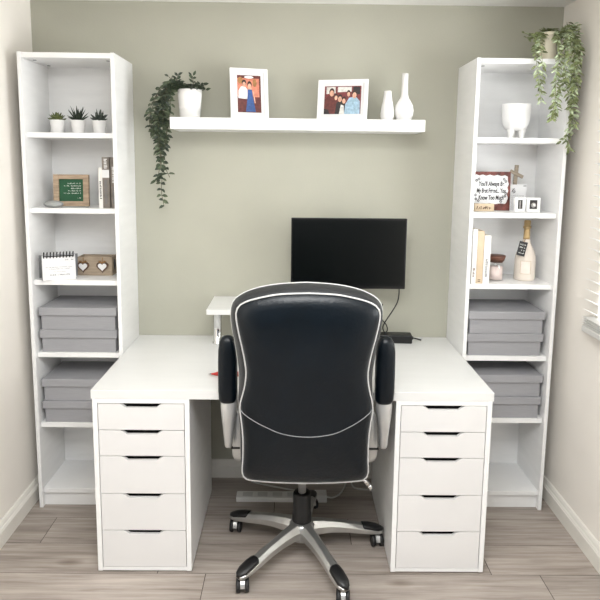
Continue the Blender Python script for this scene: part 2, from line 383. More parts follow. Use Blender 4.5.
# ------------------------------------------------------------------ storage boxes
def storage_box(label, loc, h=10.2):
    t = thing('storage_box', label, 'storage box', loc, group='grey lidded storage boxes in the bookcases')
    MB().box(-16.3, 16.3, 0.8, 24.6, 0, h - 0.4).build('box_body', 'box', t, bevel=0.2)
    l = MB(); l.box(-17.1, 17.1, 0, 25.1, h - 3.6, h - 0.01)
    l.build('lid', 'box', t, bevel=0.25)
    return t
b0 = storage_box('upper grey box of the pair beneath the spiral calendar in the left bookcase', (-95.3, -26.6, 72.7 + 10.2))
copy_thing(b0, (-95.4, -26.4, 72.7), None, 'lower grey box of the pair beneath the spiral calendar in the left bookcase')
copy_thing(b0, (-95.6, -26.5, 39.9 + 10.2), None, 'upper grey box of the lowest pair in the left bookcase')
copy_thing(b0, (-95.5, -26.7, 39.9), None, 'lower grey box of the lowest pair in the left bookcase')
copy_thing(b0, (94.9, -26.6, 72.7 + 10.2), None, 'upper grey box of the pair beneath the bottle in the right bookcase')
copy_thing(b0, (94.7, -26.4, 72.7), None, 'lower grey box of the pair beneath the bottle in the right bookcase')
copy_thing(b0, (95.7, -26.5, 43.4 + 10.2), None, 'upper grey box of the lowest pair in the right bookcase')
copy_thing(b0, (95.4, -26.7, 43.4), None, 'lower grey box of the lowest pair in the right bookcase')

# ------------------------------------------------------------------ succulents
def blade(mb, base, direction, L, wd, mi=0, curl=0.0, thick=0.25):
    d = Vector(direction).normalized(); b = Vector(base)
    side = d.cross(Vector((0, 0, 1)))
    if side.length < 1e-3: side = Vector((1, 0, 0))
    side.normalize(); nrm = side.cross(d).normalized()
    ring = []
    for q, ww in ((0, 0.55), (0.35, 1.0), (0.7, 0.7), (1.0, 0.06)):
        c = b + d * L * q + Vector((0, 0, 1)) * curl * L * q * q
        ring.append([tuple(c + side * wd * ww), tuple(c + nrm * wd * ww * thick), tuple(c - side * wd * ww), tuple(c - nrm * wd * ww * thick * 0.8)])
    mb.loft(ring, mi)
def succulent(label, x, y, kind):
    t = thing('potted_succulent', label, 'potted plant', (x, y, 169.1), group='potted succulents on the top shelf')
    MB().lathe([(2.45, 0), (2.5, 0.2), (3.15, 5.6), (3.2, 5.9), (2.95, 5.9), (2.9, 5.2)], 0, 0, 28).build('pot', 'ceramic_m', t)
    MB().lathe([(2.85, 4.9), (2.88, 5.3), (0.1, 5.5)], 0, 0, 20).build('soil', 'soil', t)
    p = MB(); r = random.Random(kind)
    if kind == 1:
        for ring_, (n, el, L, wd) in enumerate(((9, 12, 3.9, 1.4), (8, 34, 3.7, 1.3), (6, 58, 3.4, 1.1), (4, 78, 2.9, 0.8))):
            for i in range(n):
                a = 2 * math.pi * i / n + ring_ * 0.4; e = R_(el)
                blade(p, (math.cos(a) * 0.3, math.sin(a) * 0.3, 5.4 + ring_ * 0.25), (math.cos(a) * math.cos(e), math.sin(a) * math.cos(e), math.sin(e)), L, wd, 0, 0.12, 0.4)
        p.build('leaves', 'succ_g', t)
    elif kind == 2:
        for ring_, (n, el, L) in enumerate(((10, 28, 5.2), (9, 50, 6.2), (6, 70, 7.0))):
            for i in range(n):
                a = 2 * math.pi * i / n + ring_ * 0.35 + r.uniform(-.1, .1); e = R_(el + r.uniform(-6, 6))
                blade(p, (math.cos(a) * 0.5, math.sin(a) * 0.5, 5.3), (math.cos(a) * math.cos(e), math.sin(a) * math.cos(e), math.sin(e)), L * r.uniform(.85, 1.05), 0.55, 0, 0.0, 0.6)
        p.build('leaves', 'succ_d', t)
    else:
        for ring_, (n, el, L, wd) in enumerate(((10, 18, 3.9, 0.9), (9, 42, 4.6, 0.9), (7, 63, 5.1, 0.85), (3, 82, 5.0, 0.7))):
            for i in range(n):
                a = 2 * math.pi * i / n + ring_ * 0.4 + r.uniform(-.15, .15); e = R_(el + r.uniform(-8, 8))
                blade(p, (math.cos(a) * 0.4, math.sin(a) * 0.4, 5.4), (math.cos(a) * math.cos(e), math.sin(a) * math.cos(e), math.sin(e)), L * r.uniform(.8, 1.1), wd, 0, 0.05, 0.6)
        p.build('leaves', 'succ_b', t)
succulent('small white pot with a low olive green rosette succulent', -104.9, -15, 1)
succulent('small white pot with a spiky dark upright succulent, the middle one', -95.8, -15, 2)
succulent('small white pot with a bushy blue-green succulent, nearest the side panel', -86.4, -15, 3)

# ------------------------------------------------------------------ left bookcase, second shelf
t = thing('framed_sign', 'square green sign with white handwriting in a tan wooden frame', 'sign', (-100.1, -14.5, 137.0), (R_(-4), 0, R_(7)))
f = MB(); a, b, h = 7.6, 5.2, 14.2
f.box(-a, -b, -1.6, 1, 0, h).box(b, a, -1.6, 1, 0, h).box(-b, b, -1.6, 1, 0, 2.3).box(-b, b, -1.6, 1, h - 2.1, h)
f.build('frame', 'wood_tan', t, bevel=0.15)
bd = MB().box(-b, b, -0.5, 0.5, 2.3, h - 2.1).build('board', 'greenboard', t)
wr = MB(); rr = random.Random(3)
for z, x0, x1 in ((10.0, -1.6, 3.9), (8.9, -3.4, 3.9), (7.8, -0.2, 3.9), (6.7, -1.4, 3.9), (5.6, -3.2, 3.9), (3.5, 2.6, 3.9)): scribble(wr, x0, x1, z, 0.62, -0.53, rr, 0, 0.36)
wr.build('lettering', 'chalk', bd)
pw = MB(); pw.ball((0, 0, 1.55), 4.3, 3.0, 1.55, 20, 10)
pw.box(3.2, 14.5, -0.6, 2.2, 0.0, 0.45)
tag(pw.build('paperweight', 'grey_obj', loc=(-105.2, -22.5, 137.0), bevel=0.05), 'smooth grey rounded object lying in front of the green sign', 'ornament')

def book(name, label, x0, x1, y0, y1, z0, h, cover, group, band=None, marks=None, seed=1):
    w = x1 - x0; t = thing(name, label, 'book', ((x0 + x1) / 2, y0, z0), group=group)
    hw = w / 2; D = y1 - y0; cv = MB(); k = min(0.25, w * 0.15)
    cv.box(-hw, -hw + k, 0, D, 0, h).box(hw - k, hw, 0, D, 0, h).box(-hw + k, hw - k, 0, k, 0, h); cv.build('cover', cover, t, bevel=0.06)
    MB().box(-hw + k, hw - k, k, D - 0.3, 0.25, h - 0.3).build('pages', 'pages', t)
    sp = MB(); r = random.Random(seed)
    if band: sp.box(-hw + 0.02, hw - 0.02, -0.04, 0, band[0], band[1], 0)
    if marks:
        for z0_, z1_, mi in marks:
            z = z0_
            while z < z1_:
                sp.box(-w * 0.22, w * r.uniform(0.05, 0.25), -0.06, 0, z, z + 0.35, mi); z += r.uniform(0.5, 0.75)
    if band or marks: sp.build('spine_print', ['paper', 'ink', 'ink_g', 'wood_dark'], t)
    return t
G = 'books standing at the right of the second shelf'
book('book', 'slim white-spined book left of the two grey-brown ones', -85.2, -83.45, -23, -8, 137.0, 17.5, 'book_w', G, None, [(4, 12, 1)], 2)
book('book', 'grey-brown book with a white band across its spine', -83.35, -80.3, -23.4, -7, 137.0, 22.0, 'book_g', G, (13.2, 16.6), [(2, 12, 2), (17.2, 21, 0)], 4)
book('book', 'grey-brown book squeezed against the bookcase side panel', -79.9, -77.35, -23.2, -7, 137.0, 21.7, 'book_g', G, None, [(2, 9, 2), (11, 18, 0)], 9)

# third shelf: calendar and heart box
t = thing('desk_calendar', 'white spiral-bound desk calendar standing like a tent', 'calendar', (-102.8, -25.5, 105.5), (0, 0, R_(24)))
H = 10.9; fw = 6.8; dep = 6.0
def leaf(mb, xw, y0, y1, z1, th, mi=0):
    mb.add([(-xw, y0, 0), (xw, y0, 0), (xw, y1, z1), (-xw, y1, z1), (-xw, y0 + th, 0), (xw, y0 + th, 0), (xw, y1 + th, z1), (-xw, y1 + th, z1)],
           [(0, 1, 2, 3), (4, 7, 6, 5), (0, 4, 5, 1), (3, 2, 6, 7), (0, 3, 7, 4), (1, 5, 6, 2)], mi)
st = MB(); leaf(st, 7.0, 0.25, 2.4, H, 0.25); leaf(st, 8.0, 7.2, 2.9, H, -0.25)
st.box(-7.2, 7.2, 0.4, 7.2, 0, 0.15); st.build('easel', 'seam', t)
pg = MB(); leaf(pg, fw, 0.0, 2.15, H - 0.2, 0.2); pgo = pg.build('page', 'paper', t)
wr = MB(); rr = random.Random(11); k = 2.15 / (H - 0.2)
def cal_line(z, x0, x1, h, mi):
    wr.X = Matrix.Translation((0, k * z - 0.06, 0)); scribble(wr, x0, x1, z, h, 0, rr, mi, h * 0.6); wr.X = None
cal_line(8.3, 2.6, 4.2, 0.55, 1); cal_line(8.3, 4.8, 6.0, 0.6, 0); cal_line(5.3, -5.4, -4.9, 0.6, 0); cal_line(5.35, -4.4, 5.4, 0.35, 1); cal_line(4.6, -4.2, 4.6, 0.35, 1)
cal_line(1.9, -4.2, 4.6, 0.75, 1); cal_line(3.4, -2.5, 2.5, 0.25, 1)
wr.build('print', ['ink', 'ink_g'], pgo)
sp = MB()
for i in range(10):
    x = -6.0 + i * 12.0 / 9; pts = [(x + 0.12 * math.sin(a), 2.3 + 0.85 * math.cos(a), H - 0.2 + 1.25 * math.sin(a)) for a in [2 * math.pi * j / 12 for j in range(12)]]
    sp.tube(pts, 0.24, 6, closed=True)
sp.tube([(-6.4, 1.75, H - 0.6), (6.4, 1.75, H - 0.6)], 0.25, 6)
sp.build('spiral', 'black', t)

def heart(cx, cz, s, n=28):
    o = []
    for i in range(n):
        a = 2 * math.pi * i / n
        o.append((cx + s * 16 * math.sin(a) ** 3 / 16, cz + s * (13 * math.cos(a) - 5 * math.cos(2 * a) - 2 * math.cos(3 * a) - math.cos(4 * a)) / 16))
    return o[::-1]
t = thing('tealight_box', 'grey-brown wooden box with two white hearts on its front', 'box', (-90.7, -15.2, 105.5))
bxm = MB(); hw = 7.85; h = 8.6; d = 8.5
bxm.box(-hw, hw, 0, 0.8, 0, h).box(-hw, hw, d - 0.8, d, 0, h).box(-hw, -hw + 0.8, 0.8, d - 0.8, 0, h).box(hw - 0.8, hw, 0.8, d - 0.8, 0, h).box(-hw + .8, hw - .8, .8, d - .8, 0, 6.2)
bxm.build('box_body', 'wood_box', t, bevel=0.12)
hl = MB(); hl.add([(hw + 0.03, d / 2 + 1.6 * math.cos(a), 4.6 + 2.6 * math.sin(a)) for a in [2 * math.pi * i / 16 for i in range(16)]], [list(range(16))])  # flat black oval painted on as the dark of the side hole
hl.build('side_hole_shade', 'black', t)
for cx in (-5.1, 3.6):
    ho = MB().prism(heart(cx, 4.2, 2.7), -0.7, -0.02).build('heart', 'wood_dark', t, bevel=0.08)
    MB().prism(heart(cx, 4.25, 1.95), -0.95, -0.7).build('heart_inlay', 'paper', ho, bevel=0.08)
    tw = MB(); tw.tube([(cx, -0.45, 5.6), (cx - 1.0, -0.5, 6.8), (cx - 1.8, -0.45, 6.5), (cx - 0.4, -0.5, 6.1), (cx + 0.5, -0.5, 6.2), (cx + 1.7, -0.5, 6.6), (cx + 1.1, -0.5, 6.9), (cx, -0.4, 5.9)], 0.22, 6)
    tw.tube([(cx, -0.3, 5.8), (cx + 0.1, -0.3, 8.4)], 0.15, 6); tw.build('twine', 'twine', ho)

# ------------------------------------------------------------------ things on the floating shelf
def photo_frame(label, x, y, w, h, lean, yaw, border, paint):
    t = thing('photo_frame', label, 'photo frame', (x, y, 176.4), (R_(-lean), 0, R_(yaw)))
    f = MB(); a, b = w / 2, border[0]; bb, bt = border[1], border[2]
    f.box(-a, -a + 1.6, 0, 1.4, 0, h).box(a - 1.6, a, 0, 1.4, 0, h).box(-a + 1.6, a - 1.6, 0, 1.4, 0, 1.6).box(-a + 1.6, a - 1.6, 0, 1.4, h - 1.6, h); f.build('frame', 'frame_w', t, bevel=0.1)
    MB().box(-a + 1.6, a - 1.6, 0.55, 1.2, 1.6, h - 1.6).build('mount', 'paper', t)
    MB().add([(-2, 1.3, h * 0.75), (2, 1.3, h * 0.75), (2.4, 1.3 + 0, 0.5), (-2.4, 1.3, 0.5), (-2, 1.6, h * 0.75), (2, 1.6, h * 0.75), (2.4, 4.4, 0.4), (-2.4, 4.4, 0.4)],
             [(0, 1, 2, 3), (4, 7, 6, 5), (0, 4, 5, 1), (2, 6, 7, 3), (0, 3, 7, 4), (1, 5, 6, 2)]).build('strut', 'black', t)
    p = MB(); mats = paint(p, -a + b, a - b, bb, h - bt); p.build('print', mats, t)
    return t
def ell(cx, cz, rx, rz, n=18): return [(cx + rx * math.cos(2 * math.pi * i / n), cz + rz * math.sin(2 * math.pi * i / n)) for i in range(n)]
def couple(p, x0, x1, z0, z1):
    L = lambda u: x0 + (x1 - x0) * u; Z = lambda v: z0 + (z1 - z0) * v
    P = lambda pts, d, mi: p.flat([(L(u), Z(v)) for u, v in pts], 0.54 - 0.012 * d, mi)
    P([(0, 0), (1, 0), (1, 1), (0, 1)], 0, 0)
    P([(0, 0), (1, 0), (1, .42), (0, .42)], 1, 1); P([(.0, .92), (1, .92), (1, 1), (0, 1)], 1, 1); P([(.93, 0), (1, 0), (1, 1), (.93, 1)], 2, 1)
    p.flat(ell(L(.13), Z(.86), (x1 - x0) * .11, (z1 - z0) * .09), 0.515, 6); p.flat(ell(L(.74), Z(.80), (x1 - x0) * .085, (z1 - z0) * .11), 0.515, 6); p.flat(ell(L(.5), Z(.95), (x1 - x0) * .2, (z1 - z0) * .035), 0.51, 4)
    P([(.1, .03), (.4, .03), (.42, .36), (.08, .36)], 3, 1)                              # trousers
    P([(.04, .38), (.44, .36), (.42, .62), (.32, .70), (.16, .70), (.05, .58)], 4, 4)     # white shirt
    P([(.34, .02), (.76, .02), (.66, .40), (.62, .62), (.44, .62), (.42, .40)], 5, 5)     # blue dress
    P([(.64, .58), (.70, .56), (.76, .26), (.72, .25)], 6, 2); P([(.44, .62), (.62, .62), (.58, .68), (.48, .68)], 6, 2)
    for cx, cz in ((.29, .77), (.52, .73)):
        p.flat(ell(L(cx), Z(cz + .025), (x1 - x0) * .095, (z1 - z0) * .09), 0.455, 3); p.flat(ell(L(cx), Z(cz - .02), (x1 - x0) * .07, (z1 - z0) * .07), 0.44, 2)
    return ['p_terra', 'p_dark', 'p_skin', 'p_hair', 'p_shirt', 'p_blue', 'p_gold']
def party(p, x0, x1, z0, z1):
    W, Hh = x1 - x0, z1 - z0; L = lambda u: x0 + W * u; Z = lambda v: z0 + Hh * v
    P = lambda pts, d, mi: p.flat([(L(u), Z(v)) for u, v in pts], 0.54 - 0.012 * d, mi)
    P([(0, 0), (1, 0), (1, 1), (0, 1)], 0, 0); P([(.05, .72), (.3, .75), (.3, .97), (.05, .97)], 1, 1); P([(.36, .78), (.74, .8), (.74, .97), (.36, .97)], 1, 1); P([(.78, .7), (.97, .7), (.97, .97), (.78, .97)], 1, 6)
    P([(0, 0), (.34, 0), (.36, .45), (.26, .66), (.1, .66), (0, .5)], 2, 5); P([(.3, 0), (.6, 0), (.58, .36), (.44, .5), (.34, .4)], 3, 6)
    P([(.56, 0), (.98, 0), (.97, .45), (.86, .62), (.68, .58), (.58, .35)], 4, 4); P([(.42, 0), (.56, 0), (.54, .3), (.46, .34)], 5, 1); P([(0, 0), (.16, 0), (.12, .16), (0, .2)], 5, 6)
    for cx, cz, s in ((.2, .76, 1.1), (.43, .55, 1.0), (.54, .48, .9), (.82, .68, 1.1), (.32, .6, .8), (.66, .72, .8)):
        p.flat(ell(L(cx), Z(cz + .03), W * .065 * s, Hh * .13 * s), 0.465, 3); p.flat(ell(L(cx), Z(cz - .02), W * .05 * s, Hh * .1 * s), 0.45, 2)
    return ['p_maroon', 'p_pale', 'p_skin', 'p_hair', 'p_lblue', 'p_dark', 'p_black']
photo_frame('white portrait frame with a picture of two people, one in a blue dress', -20.0, -14.6, 17.0, 22.6, 9, 15, (3.2, 3.1, 3.0), couple)
photo_frame('white landscape frame with a picture of several people side by side', 20.3, -14.6, 22.5, 18.2, 9, -15, (3.0, 2.9, 2.8), party)
def vase(label, x, y, prof):
    return tag(MB().lathe(prof, 0, 0, 36).build('vase', 'ceramic_m', loc=(x, y, 176.4)), label, 'vase', 'white vases on the floating shelf')
vase('small white cone-shaped bottle vase beside the landscape frame', 41.0, -12, [(2.3, 0), (2.6, 0.2), (3.0, 2), (3.05, 3.5), (2.7, 6), (2.1, 9), (1.7, 11.5), (1.55, 13.2), (1.25, 13.2), (1.3, 12)])
vase('tall white round-bellied vase with a long thin neck', 48.5, -12, [(2.8, 0), (3.1, 0.2), (3.9, 2.6), (4.2, 4.8), (3.8, 7), (2.8, 8.8), (1.9, 10.2), (1.5, 12), (1.35, 16), (1.4, 20.8), (1.1, 20.8), (1.05, 19)])

def leaf_(mb, c, d, L, W, mi=0, up=None, fold=0.25):
    d = Vector(d).normalized(); u = Vector(up) if up else Vector((0, -1, 0.3))
    s = d.cross(u)
    if s.length < 1e-3: s = d.cross(Vector((1, 0, 0)))
    s.normalize(); nn = s.cross(d).normalized(); c = Vector(c)
    p = lambda a, b, h: tuple(c + d * L * a + s * W * b + nn * W * h)
    vs = [p(0, 0, 0), p(.3, .42, fold), p(.65, .4, fold), p(1, 0, 0), p(.65, -.4, fold), p(.3, -.42, fold), p(.35, 0, 0), p(.68, 0, 0.03)]
    mb.add(vs, [(0, 1, 6), (6, 1, 2, 7), (7, 2, 3), (0, 6, 5), (6, 7, 4, 5), (7, 3, 4)], mi, False)
def path(pts, per=6):
    P = [Vector(p) for p in pts]; out = []
    for i in range(len(P) - 1):
        a = P[max(i - 1, 0)]; b = P[i]; c = P[i + 1]; d = P[min(i + 2, len(P) - 1)]
        for k in range(per):
            t = k / per
            out.append(0.5 * ((2 * b) + (c - a) * t + (2 * a - 5 * b + 4 * c - d) * t * t + (3 * b - a - 3 * c + d) * t ** 3))
    out.append(P[-1]); return out
def vines(leaves, stems, lines, r, step, L, W, spread, nm=1, rad=0.13, droop=0.3):
    for ln in lines:
        pts = path(ln, 8); stems.tube([tuple(p) for p in pts], rad, 5); acc = 0; side = 1
        for a, b in zip(pts[:-1], pts[1:]):
            acc += (b - a).length
            if acc >= step:
                acc = 0; t = (b - a).normalized(); side = -side
                for sd in (side, -side) if r.random() < 0.75 else (side,):
                    s = Vector((sd * r.uniform(.5, 1), r.uniform(-.9, .35), r.uniform(-.45, .45)))
                    d = s * spread + t * r.uniform(0.2, .7) + Vector((0, 0, -droop))
                    leaf_(leaves, b + Vector((r.uniform(-.25, .25), r.uniform(-.25, .25), 0)), d, L * r.uniform(.7, 1.15), W * r.uniform(.75, 1.15), r.randrange(nm),
                          (r.uniform(-.7, .7), -1, r.uniform(-.1, .9)))
# dark trailing plant at the left end of the shelf
t = thing('trailing_plant', 'dark green trailing plant in a white pot on the shelf end', 'potted plant', (-47, -12, 176.4))
MB().lathe([(4.3, 0), (4.45, 0.25), (4.75, 4.2), (4.9, 4.35), (4.9, 4.7), (5.3, 9.9), (5.45, 12.6), (5.1, 12.6), (5.0, 11)], 0, 0, 40).build('pot', 'ceramic', t)
MB().lathe([(4.9, 10.5), (5.0, 11.2), (0.2, 11.6)], 0, 0, 24).build('soil', 'soil', t)
lv, sm = MB(), MB(); r = random.Random(21)
ln = []
for i in range(11):
    ex = -17.0 + 8.0 * i / 10 + r.uniform(-0.8, 0.8); zend = (-18 if 2 < i < 8 else -9) + r.uniform(-5, 5); m_ = -12.8 + (ex + 13) * 0.45
    ln.append([(-2 + r.uniform(-2, 2), -1 + r.uniform(-2, 1), 11.5), (-5.0, -1 - r.uniform(0, 3), 14.4 + r.uniform(-1, 1.5)), ((ex - 4) / 2 - 1, -1.5 - r.uniform(0, 3.5), 12.5 + r.uniform(-2, 1.5)), (ex + 0.8, -2 - r.uniform(0, 4), 5 + r.uniform(-2, 2)), (ex, -2 - r.uniform(0, 4), -2 + r.uniform(-2, 2)), (m_, -2 - r.uniform(0, 3), zend)])
vines(lv, sm, ln, r, 1.55, 3.1, 1.55, 1.15, 3, 0.14, 0.2)
tl = [[(-3, -2, 11.5), (-8, -3, 13.5), (-12, -3, 5), (-13.2, -2.5, -10), (-12.4, -2.5, -24), (-12.9, -2.5, -32), (-11.8, -2.5, -39)],
      [(-4, -2, 11.5), (-9, -2, 12.5), (-13.5, -2.5, 2), (-12.2, -3, -12), (-13.5, -2.5, -22), (-15, -2.5, -28)],
      [(-4, 0, 11.5), (-9, -1, 12.5), (-13, -1.5, 2), (-13.2, -2, -12), (-11.6, -2.5, -20), (-9, -2.5, -26)]]
vines(lv, sm, tl, r, 2.0, 3.2, 1.7, 1.7, 3, 0.14, 0.1)
# crown over the pot
for i in range(150):
    a = r.uniform(0, 2 * math.pi); q = r.uniform(0, 5.6)
    leaf_(lv, (q * math.cos(a) * 1.05, q * math.sin(a), 11.9 + r.uniform(0, 2.6)), (math.cos(a), math.sin(a), r.uniform(-.1, .5)), r.uniform(1.6, 2.6), r.uniform(1.0, 1.4), r.randrange(2), (r.uniform(-.5, .5), -.6, 1))
vines(lv, sm, [[(-4, -1, 12), (-6.5, -1.5, 15.5), (-8.8, -1.5, 18)], [(-5, -1, 13), (-5.5, -1, 16), (-5.0, -1, 18.5)], [(2, -1, 12), (1.8, -1.5, 16), (1.6, -1.5, 18.6)], [(3, -1, 12.5), (5, -1, 14.8), (6.5, -1, 15)], [(3, -2, 12.5), (5.5, -2, 12.8), (7.4, -2.5, 12.4)]], r, 1.3, 2.5, 1.4, 1.0, 2, 0.13, -0.1)
lv.build('foliage', ['leaf_d', 'succ_d', 'leaf_m'], t); sm.build('stems', 'stem_d', t)

# ------------------------------------------------------------------ right bookcase
t = thing('trailing_plant', 'pale green trailing plant in a cream pot on top of the bookcase', 'potted plant', (107.6, -20.5, 201.7))
MB().lathe([(3.0, 0), (3.2, 0.3), (3.4, 1.5), (3.3, 9.5), (3.5, 10.4), (3.6, 11.8), (3.2, 11.8), (3.0, 10.5)], 0, 0, 32).build('pot', 'pot_cream', t)
MB().lathe([(3.0, 9.8), (3.05, 10.6), (0.2, 11.2)], 0, 0, 20).build('soil', 'soil', t)
lv, sm = MB(), MB(); r = random.Random(5); fy = -10.8
A_ = lambda x, y, z: (x - 107.6, y, z - 201.7)
ln = [
 [A_(106, -1, 213), A_(102.5, -3, 212), A_(99.5, -6, 207), A_(98.8, fy, 200), A_(100, fy, 193), A_(101.8, fy, 184)],
 [A_(105, -2, 213), A_(101.5, -6, 210), A_(100.8, fy, 203), A_(101.8, fy, 195), A_(101, fy, 190)],
 [A_(109, -2, 213), A_(108.8, -6, 209), A_(108.4, fy, 203), A_(107.4, fy, 195), A_(107.6, fy, 185), A_(106.4, fy, 177)],
 [A_(110, -2, 213), A_(111.5, -6, 211), A_(112, fy, 202), A_(110.6, fy, 194), A_(109, fy, 186), A_(108.0, fy, 179)],
 [A_(110, -2, 213), A_(114, -6, 211), A_(114.4, fy, 203), A_(113.6, fy, 195), A_(114.5, fy, 186), A_(113.5, fy, 181)],
 [A_(111, -2, 213), A_(114.8, -6, 211), A_(116, fy, 204), A_(114.8, fy, 195), A_(115.6, fy, 185), A_(115.4, fy, 177), A_(113.4, fy, 170), A_(115, fy, 164)],
 [A_(111, -2, 213), A_(114.5, -5, 212), A_(115.5, fy, 205), A_(115.6, fy, 194), A_(114.6, fy, 184), A_(116, fy, 174), A_(111.8, fy, 168)],
 [A_(110, -2, 213), A_(112.5, -6, 213), A_(113, fy, 205), A_(112.2, fy, 197), A_(110.2, fy, 189)],
 [A_(110, -2, 213), A_(114.5, -6, 212), A_(116.4, fy, 206), A_(115.9, fy, 198), A_(116.2, fy, 190)],
 [A_(109, -3, 213), A_(108.2, -8, 209), A_(107.8, fy, 203), A_(107.4, fy, 188), A_(108.2, fy, 181), A_(106.6, fy, 176)],
 [A_(109, -2, 213), A_(112.5, -6, 210), A_(110.5, fy, 199), A_(112, fy, 190), A_(113.5, fy, 186)],
]
vines(lv, sm, ln, r, 1.05, 2.9, 1.1, 1.0, 3, 0.12)
tops = []
for i in range(9):
    a = R_(-70 + 140 * i / 8); tops.append([A_(110, -1, 212), A_(112.5 + 2 * math.cos(a), -3, 213 + 2.2 * math.sin(a)), A_(114.2 + 3.2 * math.cos(a), -4.5 - i % 3, 212 + 4.0 * math.sin(a))])
tops += [[A_(106, -1, 212), A_(101, -2, 211), A_(96.5, -3, 211)], [A_(106, -1, 212), A_(100, -2, 212), A_(95.5, -3, 213)], [A_(105, -1, 212), A_(102, -3, 213), A_(99.5, -4, 211)], [A_(105, -1, 212), A_(103, -3, 209), A_(100.5, -5, 206)]]
vines(lv, sm, tops, r, 0.95, 2.8, 1.15, 1.0, 3, 0.12, 0.05)
for i in range(50):
    a = r.uniform(0, 2 * math.pi); q = r.uniform(0, 3.4)
    leaf_(lv, (q * math.cos(a), q * math.sin(a) * .8, 11.2 + r.uniform(0, 1.6)), (math.cos(a), math.sin(a), r.uniform(0, .6)), 2.2, 1.0, 1, (r.uniform(-.5, .5), -.6, 1))
lv.build('foliage', ['leaf_l', 'leaf_o', 'leaf_p'], t); sm.build('stems', 'leaf_l', t)

t = thing('planter_bowl', 'white footed planter bowl on the top shelf of the right bookcase', 'planter', (97.5, -15.5, 169.1))
MB().lathe([(1.0, 3.5), (3.2, 3.6), (4.6, 4.6), (5.5, 6.5), (5.9, 8.5), (6.2, 14.6), (6.25, 15.0), (5.9, 15.0), (5.6, 8), (3, 5)], 0, 0, 40).build('bowl', 'ceramic_m', t)
for a in (215, 325, 90):
    x, y = 2.9 * math.cos(R_(a)), 2.9 * math.sin(R_(a)); MB().lathe([(0.95, 0), (1.05, 0.2), (1.35, 2.2), (1.7, 4.4)], x, y, 18).build('foot', 'ceramic_m', t)

# sign, cross, cards and little frames on the second shelf
t = thing('text_sign', 'reddish-brown wooden plaque with black hand lettering on white', 'sign', (89.6, -13.2, 137.0), (R_(-3), 0, 0))
pl = MB(); pl.box(-8.5, 8.3, -0.2, 0.9, 0, 17.6); pl.build('plaque', 'wood_red', t, bevel=0.25)
pp = [(-8.4, 3.2), (-8.4, 15.6), (-7.5, 16.3), (-6, 15.8), (-4.5, 16.2), (-3, 15.7), (-1.2, 16.2), (0.5, 15.7), (2.2, 16.1), (4, 15.6), (5.6, 16.0), (6.8, 15.4), (6.9, 13.5), (7.4, 12), (6.8, 10.4), (7.3, 9), (6.7, 7.4), (7.2, 5.6), (6.6, 3.8), (6.0, 3.0), (4, 3.3), (1.5, 2.9), (-1, 3.3), (-4, 2.9), (-6.5, 3.3)]
MB().prism(pp[::-1], -0.35, -0.2).build('paper_face', 'paper', t)
for s_, z, sz in (("You'll Always Be", 12.0, 11.6), ("My Best Friend... You", 8.9, 13.2), ("Know Too Much", 5.8, 11.4)):
    lt = text_part('lettering', s_, 2.0, 'ink', t, (-0.5, -0.4, z), shear=0.1, depth=0.03); k = sz * S / lt.dimensions.x; lt.scale = (k, 1.4, 1)
for x, z, q in ((-7.3, 13.6, 7), (-6.2, 14.2, 5), (-7.6, 7.0, 6), (-7.4, 5.2, 6), (5.2, 14.2, 5), (6.0, 13.2, 6), (5.8, 6.6, 7), (6.2, 7.8, 6), (4.0, 4.2, 6), (-6.2, 4.4, 5)):
    dec = MB()
    for j in range(q):
        a = 2 * math.pi * j / q; dec.prism(ell(x + 0.42 * math.cos(a), z + 0.42 * math.sin(a), 0.26, 0.26, 8), -0.42, -0.34)
    dec.build('leaf_sprig', 'ink_g', t)

t = thing('name_block', 'small tan wooden block with engraved letters before the text sign', 'ornament', (84.8, -17.4, 137.0))
MB().box(-4.5, 4.5, -0.8, 0.8, 0, 3.4).build('block', 'book_t', t, bevel=0.4)
wr = MB(); rr = random.Random(14); scribble(wr, -3.6, 3.6, 0.9, 1.7, -0.84, rr, 0, 0.95); wr.build('engraving', 'wood_dark', t)

t = thing('wooden_cross', 'small weathered grey wooden cross rising behind the white card', 'cross', (101.0, -8.2, 137.0), (0, R_(3), 0))
MB().box(-0.85, 0.85, 0, 0.9, 0, 20.7).build('upright', 'wood_grey', t, bevel=0.1)
MB().box(-3.3, 3.3, -0.85, 0, -0.75, 0.75).build('crossbar', 'wood_grey', t, loc=(0, 0, 16.6), bevel=0.1, rot=(0, R_(22), 0))
t = thing('white_card', 'large white card with a small dark drawing behind the twin frames', 'card', (101.9, -11.0, 137.0), (R_(-4), 0, 0))
MB().box(-4.4, 4.4, 0, 0.6, 0, 11.8).build('card_body', 'paper', t, bevel=0.06)
wr = MB(); rr = random.Random(4)
for j in range(16):
    a = rr.uniform(0, 6.28); q = rr.uniform(0.3, 1.1); wr.prism(ell(-1.6 + q * math.cos(a), 9.0 + q * math.sin(a), 0.22, 0.22, 8), -0.05, -0.005)
MB().box(2.8, 4.2, -0.05, -0.005, 11.0, 11.4).build('corner_mark', 'ink_g', t)
wr.build('drawing', 'ink', t)
t = thing('greeting_card', 'smaller white card with a dotted grey border left of the twin frames', 'card', (100.9, -14.6, 137.0), (R_(-4), 0, 0))
MB().box(-3.3, 3.3, 0, 0.3, 0, 7.3).build('card_body', 'paper', t)
wr = MB()
for i in range(12):
    for z in (6.3, 6.9): wr.box(-3.0 + i * 0.5, -2.75 + i * 0.5, -0.05, -0.005, z - .12, z + .12)
    for x in (-2.9, -2.4): wr.box(x - .12, x + .12, -0.05, -0.005, 0.6 + i * 0.5, 0.85 + i * 0.5)
wr.build('dotted_border', 'ink_g', t)
t = thing('twin_photo_frame', 'pair of hinged small white frames with dark pictures', 'photo frame', (103.2, -19.4, 137.0))
